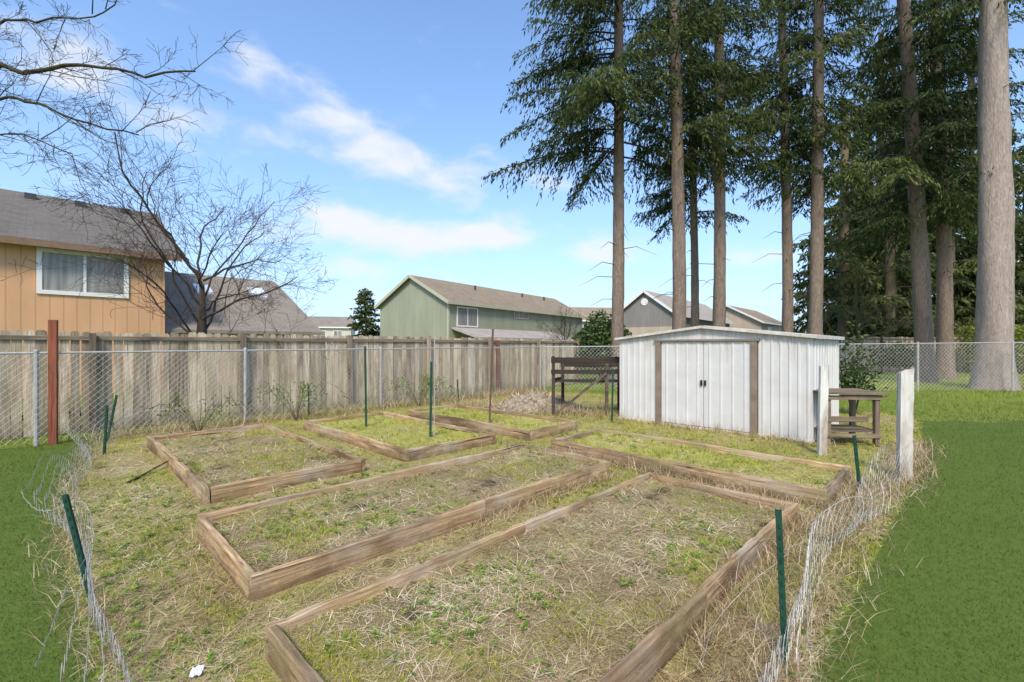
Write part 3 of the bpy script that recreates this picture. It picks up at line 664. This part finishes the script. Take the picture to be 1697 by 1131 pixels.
c=MB(); c.box(12.33,12.41,-.03,.06,0,4.6); c.build('corner_trim',M['tan'],h1)
wl=MB(); y0,y1,ze,za=.6,6.3,2.15,4.75; x0,x1=12.4,17.7
wl.add([(x0,y0,0),(x1,y0,0),(x1,y0,ze),(x0,y0,ze),(x1,12,0),(x1,12,ze),(x1,y1,za),(x0,12,0),(x0,12,ze),(x0,y1,za)],[(0,1,2,3),(1,4,5,6,2),(4,7,8,5)]); wl.build('wing_wall',M['tan'],h1)
wr=MB()
for (ya,yb,flip) in ((y0-.4,y1,0),(12.4,y1,1)):
    zl=ze-.15
    pts=[(x0,ya,zl),(x1+.3,ya,zl),(x1+.3,yb,za+.05),(x0,yb,za+.05)]; vs=pts+[(a,b,c_+.13) for a,b,c_ in pts]
    f=[(0,3,2,1),(4,5,6,7),(0,1,5,4),(1,2,6,5)]
    wr.add(vs,[q[::-1] for q in f] if flip else f)
WR=wr.build('wing_roof',M['shA2'],h1)
def onroof(y): return (ze-.15)+(za+.05-ze+.15)*(y-(y0-.4))/(y1-y0+.4)+.13
for xa,xb,ya,yb in ((14.1,14.7,3.8,4.7),(16.3,16.95,3.9,4.8)):
    sk=MB(); vs=[(xa,ya,onroof(ya)),(xb,ya,onroof(ya)),(xb,yb,onroof(yb)),(xa,yb,onroof(yb))]; vs+=[(a,b,c_+.1) for a,b,c_ in vs]
    sk.add(vs,[(4,5,6,7),(0,1,5,4),(1,2,6,5),(2,3,7,6),(3,0,4,7)]); sk.build('skylight',M['skyl'],WR)
h2,r2=house('house','green house with brown shingle roof, its gable end facing left',P(743,573,32)*1-Vector((0,0,EYE)),math.atan2(.816,.578),20.5,7.27,4.6,6.6,M['green'],M['shB'],'trimg',.3,.12)
window(h2,.95,3.1,3.0,4.25,mull=1,fm='trimw',fw=.1); window(h2,8.0,10.0,3.9,4.38,mull=2,fm='trimg',fw=.08)
pr=MB(); vs=[(.3,-2.4,2.0),(14,-2.4,2.0),(14,-.01,2.72),(.3,-.01,2.72)]; vs+=[(a,b,c_+.12) for a,b,c_ in vs]
pr.add(vs,[(0,3,2,1),(4,5,6,7),(0,1,5,4),(1,2,6,5),(3,0,4,7)]); pr.build('porch_roof',M['shC'],h2)
for x in (6,13,17): 
    v=MB(); v.tube([(x,2.6,6.0),(x,2.6,6.55)],.08,8); v.build('roof_vent',M['vent'],r2)
c=MB(); c.box(-.02,.12,-.02,.1,0,4.5); c.build('corner_trim',M['trimg'],h2)
def gh(u,Y): 
    p=P(u,HZ,Y); p.z=0; return p
h3,r3=house('house','grey house with pale roof, seen between the fir trunks behind the shed',gh(1120,42),math.atan2(.787,.617),20,5.9,4.45,6.65,M['slate'],M['shC'],'trimw',.3,.15)
lw=MB(); lw.box(-.04,20,-.06,-.004,0,3.3); lw.build('lower_wall',M['beige'],h3)
lw=MB(); lw.box(-.06,-.004,-.06,5.9,0,3.3); lw.build('lower_wall',M['beige'],h3)
gv=MB(); gv.tube([(-.06,2.95,5.7),(-.01,2.95,5.7)],.35,14); gv.build('gable_vent',M['trimw'],h3)
h4,r4=house('house','small beige house with tan roof farthest right behind the shed',gh(1262,58),math.atan2(.74,.67),13,8,4.55,6.7,M['beige'],M['shB'],'trimw',.4)
window(h4,3,4.6,2.8,3.9)
h5,r5=house('house','house showing only a brown roof behind the round dark shrub',gh(932,62),R(8),9,8,5.0,6.9,M['brownw'],M['shB'],'trimw',.4)
h6,r6=house('house','small distant white house with grey roof between tan and green houses',gh(508,68),R(14),6.2,7,4.3,5.9,M['brownw'],M['shA2'],'trimw',.3)
window(h6,1.5,2.6,2.8,3.7); window(h6,3.8,4.9,2.8,3.7)

# ------------------------------------------------------------------ trees
def trunk_mesh(r,h,lean,flare=1.35,sides=20,nz_=40,rough=.05,taper=.45):
    vs=[]
    for i in range(nz_+1):
        f=i/nz_; z=h*f; rr=r*(1-taper*f)*(1+(flare-1)*math.exp(-z/.5)); cx=lean[0]*f+.06*math.sin(f*5+lean[0]); cy=lean[1]*f
        for j in range(sides):
            a=2*math.pi*j/sides; q=rr*(1+rough*math.sin(3*a+z*.7)+random.uniform(-rough,rough)); vs.append((cx+q*math.cos(a),cy+q*math.sin(a),z-.05))
    mb=MB(); return mb.add(vs,[(i*sides+j,i*sides+(j+1)%sides,(i+1)*sides+(j+1)%sides,(i+1)*sides+j) for i in range(nz_) for j in range(sides)])
def fir(label,base,d,h,lean,z0,z1,Lmax,nb,leaf=.098,mat='fir',bk='bark',azc=None,azs=1.0,dens=1.75,prof=lambda f:1-.35*f,group='tall fir trees',droop=1.2,name='fir_tree',dead=9,flare=1.35,wr=(.18,.30),skip=.09,sc_=.034):
    root=thing(name,label,'tree',base,0,group)
    trunk_mesh(d/2,h,lean,flare).build('trunk',M[bk],root,smooth=True)
    C=[];A=[];B=[];tt=[]; br=MB()
    for k in range(nb):
        f=(k+random.random())/nb; z=z0+(z1-z0)*f
        az=random.uniform(0,6.283) if azc is None or random.random()>azs else random.gauss(azc,.8)
        L=Lmax*prof(f)*random.uniform(.45,1.0)
        dr=np.array([math.cos(az),math.sin(az),0]); sd=np.array([-dr[1],dr[0],0]); org=np.array([lean[0]*z/h,lean[1]*z/h,z]); up=random.uniform(-.05,.25); dp=random.uniform(.05,.11)*droop
        cv=lambda r: org+dr*r+np.array([0,0,up*r-dp*r*r*(4.5/(L+1.5))])
        m=6; br.tube([cv(L*i/m) for i in range(m+1)],[max(.008,.011*L*(1-.85*i/m)) for i in range(m+1)],4,cap=False)
        r=L*.2; tn0=random.uniform(.12,.75)
        while r<L:
            for sg in (-1,1):
                if random.random()<skip: continue
                tl=min(1.4,(.25+.42*(L-r)*.8+.1)*random.uniform(.6,1.2)); p0=cv(r)
                fw=random.uniform(.3,1.0); td=dr*fw+sd*sg; td/=np.linalg.norm(td)
                q=max(2,int(tl/.085*dens)); ss=np.linspace(.06,1,q)*tl
                hang=random.uniform(.35,1.0)*droop
                pts=p0+td*ss[:,None]; pts[:,2]-=hang*ss**1.4; pts+=rng.normal(0,sc_,pts.shape)
                tdn=np.tile(td,(q,1)); tdn[:,2]-=hang*1.2*ss**.4
                lv=tdn*.8+rng.normal(0,.42,(q,3)); lv[:,2]-=.45*droop; lv/=np.linalg.norm(lv,axis=1)[:,None]
                w=np.cross(lv,rnd_unit(q)); w/=np.linalg.norm(w,axis=1)[:,None]
                ln=leaf*rng.uniform(.6,1.35,q)
                C.append(pts+lv*ln[:,None]*.6);A.append(lv*ln[:,None]);B.append(w*(ln*rng.uniform(wr[0],wr[1],q))[:,None]); tt.append(np.clip(tn0+rng.normal(0,.22,q),0,1))
            r+=.2/dens
    for _ in range(dead):
        z=random.uniform(z0*.35,z0); az=random.uniform(0,6.28); L=random.uniform(.4,1.8); o=Vector((lean[0]*z/h,lean[1]*z/h,z))
        MB().tube([o,o+Vector((math.cos(az)*L*.5,math.sin(az)*L*.5,.02)),o+Vector((math.cos(az)*L,math.sin(az)*L,-.25*L))],[.02,.014,.005],3,cap=False).build('dead_branch',M['twig'],root)
    br.build('branches',M['twig'],root)
    V,Fc=cards(np.concatenate(C),np.concatenate(A),np.concatenate(B)); npmesh('crown',V,Fc,np.concatenate(tt),M[mat],root)
    return root
def firp(ub,ut,Y,d,**k):
    b=gh(ub,Y); zt=1.55+573/764*Y; h=20.0; lx=((ut-ub)/F*Y)*h/zt; return dict(base=b,d=d,h=h,lean=(lx,0),**k)
fir('leftmost tall fir, its drooping boughs reaching left over the open sky',**firp(1020,1027,18,.50,z0=8.9,z1=17.0,Lmax=5.3,nb=64,azc=math.pi,azs=.6))
fir('second tall fir from left, straight thick trunk rising behind the shed roof',**firp(1126,1117,17.5,.54,z0=9.0,z1=16.8,Lmax=3.5,nb=54))
fir('slimmer fir standing close behind the second trunk from the left',**firp(1152,1143,22,.40,z0=7.8,z1=18.6,Lmax=3.1,nb=62))
fir('fourth fir from left, trunk rising behind the shed door centre',**firp(1189,1193,19,.52,z0=8.6,z1=17.5,Lmax=3.4,nb=58))
fir('fir with slim trunk rising behind the right half of the shed',**firp(1306,1296,20,.46,z0=9.0,z1=18.0,Lmax=3.2,nb=52))
fir('fir leaning slightly right, trunk rising behind the right end of shed',**firp(1347,1359,19,.54,z0=8.0,z1=17.5,Lmax=3.5,nb=62))
fir('fir with trunk leaning left, left one of the close pair at right',**firp(1538,1496,19.5,.66,z0=7.0,z1=17.6,Lmax=4.2,nb=74))
fir('fir with straight trunk, right one of the close pair at right',**firp(1568,1552,20.8,.62,z0=6.8,z1=18.4,Lmax=4.1,nb=70))
fir('thickest nearest fir with pale bark at the right edge, bare lower trunk',**firp(1648,1645,16.3,1.02,z0=13.2,z1=16.5,Lmax=2.8,nb=18,bk='bark2',dead=4,flare=1.3))
bgt=[(1395,31,18,4.4,'dense dark evergreen behind the right end of the shed roof'),(1455,36,26,5.4,'dense tall evergreen filling the gap left of the leaning pair'),(1530,33,23,5.0,'dense evergreen directly behind the close pair of trunks'),
 (1605,38,27,5.6,'dense evergreen between the close pair and the thickest trunk'),(1700,32,17,4.2,'dense evergreen at the right edge behind the thickest trunk'),(1340,44,12,3.4,'shorter distant evergreen between the two shed side trunks'),(1800,37,24,5,'dense evergreen partly outside the right edge of the picture'),
 (1430,42,16,4.8,'broad low evergreen just right of the shed beyond the far fence'),(1500,44,27,5.8,'dark evergreen farthest back, left of the close pair of trunks'),(1570,31,14,4.6,'low bushy evergreen filling the space under the close pair'),(1650,45,23,5.6,'dark evergreen far behind the thickest trunk'),
 (1470,29,12,4.2,'low evergreen right of the shed in front of the tall ones'),(1655,30,13,4.4,'low evergreen directly behind the thickest trunk'),(1415,47,26,5.4,'tall far evergreen above the right end of the shed')]
for u,Y,h,L,lb in bgt:
    fir(lb,gh(u,Y),.7,h,(.3,0),.6,h-.3,L,int(h*4.7),leaf=.20,mat='fir2',bk='barkd',prof=lambda f:(1-f)**.6+.11,group='dense evergreens behind the firs',dens=.9,droop=.9,name='evergreen_tree',dead=0,wr=(.27,.42),skip=.08,sc_=.06)
fir('small lone dark conifer between the tan and the green house',gh(606,40),.25,6.6,(0,0),.5,6.5,2.1,110,leaf=.13,mat='fir',prof=lambda f:(1-f)**.7+.1,group=None,dens=1.3,droop=.4,name='conifer_tree',dead=0,wr=(.35,.5))

def grow(tw,p,d,L,r,lv,mx,up,kids,spread,jit=.13,rmin=.0038):
    n=max(3,int(L/.28)); pts=[p.copy()]; rad=[r]; q=p.copy(); dd=d.copy()
    for i in range(n):
        dd=(dd+Vector((random.gauss(0,jit),random.gauss(0,jit),random.gauss(0,jit*.8)+up*.06))).normalized(); q=q+dd*(L/n); pts.append(q.copy()); rad.append(max(rmin,r*(1-.7*(i+1)/n)))
    tw[min(lv,2)].tube(pts,rad,8 if r>.08 else (5 if r>.025 else 3),cap=False)
    if lv>=mx: return
    for c in range(kids[lv]):
        f=random.uniform(.2,1.0); i=min(n-1,int(f*n)); b=pts[i].lerp(pts[i+1],random.random()); t=(pts[i+1]-pts[i]).normalized()
        a=random.uniform(*spread); ax=t.cross(Vector((random.gauss(0,1),random.gauss(0,1),random.gauss(0,1)))).normalized()
        nd_=Matrix.Rotation(a,3,ax)@t
        grow(tw,b,nd_,L*random.uniform(.38,.66)*(1.15-.4*f),max(rmin+.0004,rad[i]*random.uniform(.35,.55)),lv+1,mx,up,kids,spread,jit,rmin)
def bare(label,base,limbs,mx,kids,mat,trunk=None,up=.6,spread=(.45,1.0),group=None,jit=.13):
    root=thing('bare_tree',label,'tree',base,0,group); tw=[MB(),MB(),MB()]
    if trunk: tw[0].tube(trunk[0],trunk[1],10)
    for (p,d,L,r) in limbs: grow(tw,Vector(p),Vector(d).normalized(),L,r,1,mx,up,kids,spread,jit,.0034)
    tw[0].add(tw[1].v,tw[1].f,.5); tw[0].build('trunk',M[mat],root,smooth=True)
    tw[2].build('twigs',M[mat],root); return root
tb=gh(335,11.3); limbs=[]
for i in range(13):
    a=i*2.4+random.uniform(-.3,.3); e=(.32,.56,.80,1.04,1.26)[i%5]+random.uniform(-.1,.1); z=1.4+1.9*(i/12)
    limbs.append(((.03*math.cos(a),.03*math.sin(a),z),(math.cos(a)*math.cos(e),math.sin(a)*math.cos(e),math.sin(e)),(2.6+1.4*math.sin(e)**2)*random.uniform(.8,1.05),random.uniform(.024,.038)))
limbs.append(((0,0,3.0),(.12,0,1),3.8,.042))
bare('bare spreading deciduous tree behind the plank fence beside the tan house',tb,limbs,4,[0,9,5,3],'twig',trunk=([(0,0,-.05),(.05,0,.9),(-.02,.02,1.9),(0,0,3.05)],[.18,.14,.11,.048]),up=.4,spread=(.45,1.1),jit=.19)
ob=Vector((-11.0,8.0,0)); 
def rel(p): return p-ob
root=thing('bare_tree','mossy bare oak boughs reaching in from the upper left corner','tree',ob); tw=[MB(),MB(),MB()]
tw[0].tube([(0,0,-.05),(.1,-.1,1.5),(.2,-.1,3.0),(.3,-.2,4.6),(.3,0,7.5)],[.42,.33,.29,.25,.14],12)
LB=[([Vector((.3,-.2,4.6)),rel(P(-40,125,7.4)),rel(P(60,120,7.2)),rel(P(150,108,7.0)),rel(P(240,125,6.9)),rel(P(320,118,6.9))],.056),
    ([Vector((.25,-.15,4.0)),rel(P(-30,180,7.6)),rel(P(40,165,7.3)),rel(P(100,190,7.2)),rel(P(170,212,7.1)),rel(P(225,220,7.0))],.038),
    ([Vector((.3,-.1,5.2)),rel(P(-20,50,7.8)),rel(P(60,35,7.6)),rel(P(130,30,7.5)),rel(P(190,10,7.4))],.032),
    ([Vector((.2,-.1,3.8)),rel(P(-30,235,7.2)),rel(P(40,225,7.0)),rel(P(90,240,6.9)),rel(P(120,258,6.9))],.02),
    ([Vector((.3,0,6.2)),rel(P(-10,-40,8)),rel(P(90,-30,7.9)),rel(P(150,-60,7.8))],.03)]
for pts,r in LB:
    sp=smooth_path(pts,.22); n=len(sp); tw[1].tube([q+Vector((random.gauss(0,.022),random.gauss(0,.022),random.gauss(0,.022))) for q in sp],[r*(1-.88*i/n)+.004 for i in range(n)],6)
    for i in range(4,n):
        t=(sp[i]-sp[i-1]).normalized(); ax=t.cross(Vector((random.gauss(0,1),random.gauss(0,1),random.gauss(0,1)))).normalized(); dd=Matrix.Rotation(random.uniform(.4,1.1),3,ax)@t
        grow(tw,sp[i],dd,random.uniform(.35,1.0),random.uniform(.006,.011),2,4,.2,[0,0,5,4],(.45,1.1),.17,.0026)
tw[0].add(tw[1].v,tw[1].f); tw[0].build('trunk',M['mosstwig'],root,smooth=True); tw[2].build('twigs',M['mosstwig'],root)
for lb,u,Y,h,n,mt in (('thin bare sapling behind the fence in front of the green house',935,21,3.4,7,'twig'),('mossy bare tree right of the shed among the dark evergreens',1420,25,7.0,9,'mossy')):
    lm=[]
    for i in range(n):
        a=i*2.4; e=random.uniform(.4,1.3); lm.append(((0,0,h*random.uniform(.2,.5)),(math.cos(a)*math.cos(e),math.sin(a)*math.cos(e),math.sin(e)),h*random.uniform(.35,.55),h*.007))
    bare(lb,gh(u,Y),lm,4,[0,7,5,3],mt,trunk=([(0,0,-.05),(.1,0,h*.3),(0,.1,h*.6),(.1,0,h*.95)],[h*.015,h*.012,h*.008,h*.003]),jit=.2)
def shrub(name,label,cat,base,rx,ry,h,n,leaf,mat,stems=6,lump=.3,fill=.5,flat=False):
    root=thing(name,label,cat,base); st_=MB()
    for i in range(stems):
        a=random.uniform(0,6.28); st_.tube([(0,0,-.03),(math.cos(a)*rx*.3,math.sin(a)*ry*.3,h*.4),(math.cos(a)*rx*.6,math.sin(a)*ry*.6,h*.75)],[.03,.02,.008],4,cap=False)
    st_.build('stems',M['twig'],root)
    if flat:
        Q=np.stack([rng.uniform(-rx,rx,n),rng.uniform(-ry,ry,n),h*rng.random(n)**.6],1)
    else:
        d=rnd_unit(n); d[:,2]=np.abs(d[:,2])*1.0; r=rng.random(n)**fill
        lm=1+lump*(np.sin(5*d[:,0]+3*d[:,2])+np.sin(6*d[:,1]-4*d[:,2]+1)+np.sin(9*d[:,2]+4*d[:,0]))*.33
        Q=d*(r*lm)[:,None]*np.array([rx,ry,h*.72]); Q[:,2]+=h*.22
    lv=rnd_unit(n); lv[:,2]=lv[:,2]*.6-.1; lv/=np.linalg.norm(lv,axis=1)[:,None]; w=np.cross(lv,rnd_unit(n)); w/=np.linalg.norm(w,axis=1)[:,None]
    ln=leaf*rng.uniform(.6,1.3,n); V,Fc=cards(Q,lv*ln[:,None],w*(ln*.45)[:,None])
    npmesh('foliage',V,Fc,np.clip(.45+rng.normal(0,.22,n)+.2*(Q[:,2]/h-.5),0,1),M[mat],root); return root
shrub('shrub','round dark evergreen shrub behind the chain link fence left of the shed','shrub',gh(998,19),1.5,1.25,3.05,9500,.085,'shrub',lump=.12)
shrub('shrub','loose leafy shrub growing beside the right side of the shed','shrub',gh(1415,10.2),.55,.5,1.75,1300,.05,'shrub',fill=.7,lump=.5)
shrub('hedge','clipped lime green hedge behind the thickest fir trunk','hedge',gh(1690,25),3.0,.7,2.6,9000,.09,'hedge',flat=True)
shrub('shrub','low dark leafy shrub at the far right behind the close trunk pair','shrub',gh(1500,25.5),2.0,.7,1.7,2600,.10,'shrub')
for lb,(s,t),h,n in (('green bramble with arching canes by chain link fence behind leftmost bed',(3.6,-9.7),.75,240),('leafy bramble by the chain link fence above the middle back bed',(6.6,-9.8),.7,420),('sparse bramble in the dry grass at the left end of chain link fence',(1.9,-9.6),.55,120)):
    root=thing('bramble',lb,'bramble',ST(s,t)); sm=MB(); pts=[]
    for i in range(12):
        a=random.uniform(0,6.28); L=random.uniform(.4,1.1); p=[Vector((math.cos(a)*L*f,math.sin(a)*L*f,h*random.uniform(.8,1.1)*math.sin(f*2.4))) for f in np.linspace(0,1,8)]; sm.tube(p,.004,3,cap=False); pts+=p[2:]
    sm.build('canes',M['twig'],root); Q=np.array([pts[random.randrange(len(pts))] for _ in range(n)])+rng.normal(0,.06,(n,3)); Q[:,2]=np.maximum(Q[:,2],.03)
    lv=rnd_unit(n); w=np.cross(lv,rnd_unit(n)); w/=np.linalg.norm(w,axis=1)[:,None]; V,Fc=cards(Q,lv*.03,w*.017); npmesh('leaves',V,Fc,rng.random(n)*.6,M['rosette'],root)

# ------------------------------------------------------------------ sky, sun, camera
W=bpy.data.worlds.new('World'); S.world=W; W.use_nodes=True; nt=W.node_tree; bg=nt.nodes['Background']
SUN_EL=R(47); SX,SY=-.12,-.9928
sky=nd(nt,'ShaderNodeTexSky',sky_type='NISHITA',sun_disc=False,sun_elevation=SUN_EL,sun_rotation=math.atan2(SX,SY),air_density=1.0,dust_density=.5,ozone_density=1.8)
gen=nd(nt,'ShaderNodeTexCoord').outputs['Generated']; sp=nd(nt,'ShaderNodeSeparateXYZ',{0:gen})
azn=mth(nt,'ARCTAN2',sp.outputs[0],sp.outputs[1]); eln=mth(nt,'ARCSINE',sp.outputs[2])
def ae(u,v):
    a=math.atan((u-CX)/F); return a,math.atan((HZ-v)/F*math.cos(a))
def blob(u,v,du,dv,rot,amp):
    a0,b0=ae(u,v); a1,_=ae(u+du,v); _,b1=ae(u,v-dv); c,s=math.cos(rot),math.sin(rot); k1=abs(a1-a0); k2=abs(b1-b0)
    dx=mth(nt,'SUBTRACT',azn,a0); dy=mth(nt,'SUBTRACT',eln,b0)
    X=mth(nt,'ADD',mth(nt,'MULTIPLY',dx,c/k1),mth(nt,'MULTIPLY',dy,-s/k1)); Y=mth(nt,'ADD',mth(nt,'MULTIPLY',dx,s/k2),mth(nt,'MULTIPLY',dy,c/k2))
    r=mth(nt,'ADD',mth(nt,'MULTIPLY',X,X),mth(nt,'MULTIPLY',Y,Y)); return mth(nt,'MULTIPLY',mth(nt,'EXPONENT',mth(nt,'MULTIPLY',r,-1.0)),amp)
bl=[blob(600,228,210,58,.40,.80),blob(850,295,150,40,.1,.48),blob(630,393,165,32,.03,1.0),blob(810,388,95,26,0,.92),blob(560,358,70,21,0,.82),blob(1035,412,100,27,0,.95),blob(1245,430,70,23,0,.86),blob(590,445,100,18,0,.74),blob(300,195,270,85,.2,.42),blob(60,95,140,60,0,.38),blob(1700,430,300,60,0,.4),blob(-300,300,400,120,0,.45),blob(760,482,400,22,0,.36)]
tot=bl[0]
for b in bl[1:]: tot=mth(nt,'ADD',tot,b)
cvec=nd(nt,'ShaderNodeCombineXYZ',{0:mth(nt,'MULTIPLY',azn,1.0),1:mth(nt,'MULTIPLY',eln,2.0),2:0.0}).outputs[0]
n1=noise(nt,cvec,8.5,8,.52,.25)
den=mth(nt,'ADD',mth(nt,'MULTIPLY',mth(nt,'SUBTRACT',n1,.5),2.0),mth(nt,'SUBTRACT',tot,.36))
cf=nd(nt,'ShaderNodeMapRange',{'Value':den,'From Min':-.14,'From Max':.80,'To Min':0.0,'To Max':.9},interpolation_type='SMOOTHSTEP').outputs[0]
haze=mth(nt,'MULTIPLY',mth(nt,'EXPONENT',mth(nt,'MULTIPLY',mth(nt,'ABSOLUTE',eln),-3.4)),.88)
sk=nd(nt,'ShaderNodeHueSaturation',{'Color':sky.outputs[0],'Saturation':1.10,'Value':2.05}).outputs[0]
c1=mixc(nt,haze,sk,(2.55,3.6,5.9)); c2=mixc(nt,cf,c1,(6.3,6.4,6.5))
nt.links.new(c2,bg.inputs[0]); bg.inputs[1].default_value=.15
sl=bpy.data.lights.new('sun','SUN'); sl.energy=4.0; sl.angle=R(13); sl.color=(1,.895,.745); so=bpy.data.objects.new('sun',sl); COL.objects.link(so)
dv=Vector((SX*math.cos(SUN_EL),SY*math.cos(SUN_EL),math.sin(SUN_EL))); so.rotation_euler=dv.to_track_quat('Z','Y').to_euler(); so.location=(-8,-6,12)
cam=bpy.data.cameras.new('camera'); co=bpy.data.objects.new('camera',cam); COL.objects.link(co); co.location=(0,0,EYE); co.rotation_euler=(R(90),0,0)
cam.sensor_width=36; cam.lens=36*F/1697; cam.shift_y=7.5/1697; cam.clip_end=2000; cam.clip_start=.05; S.camera=co
S.view_settings.view_transform='Standard'; S.view_settings.look='None'; S.view_settings.exposure=0
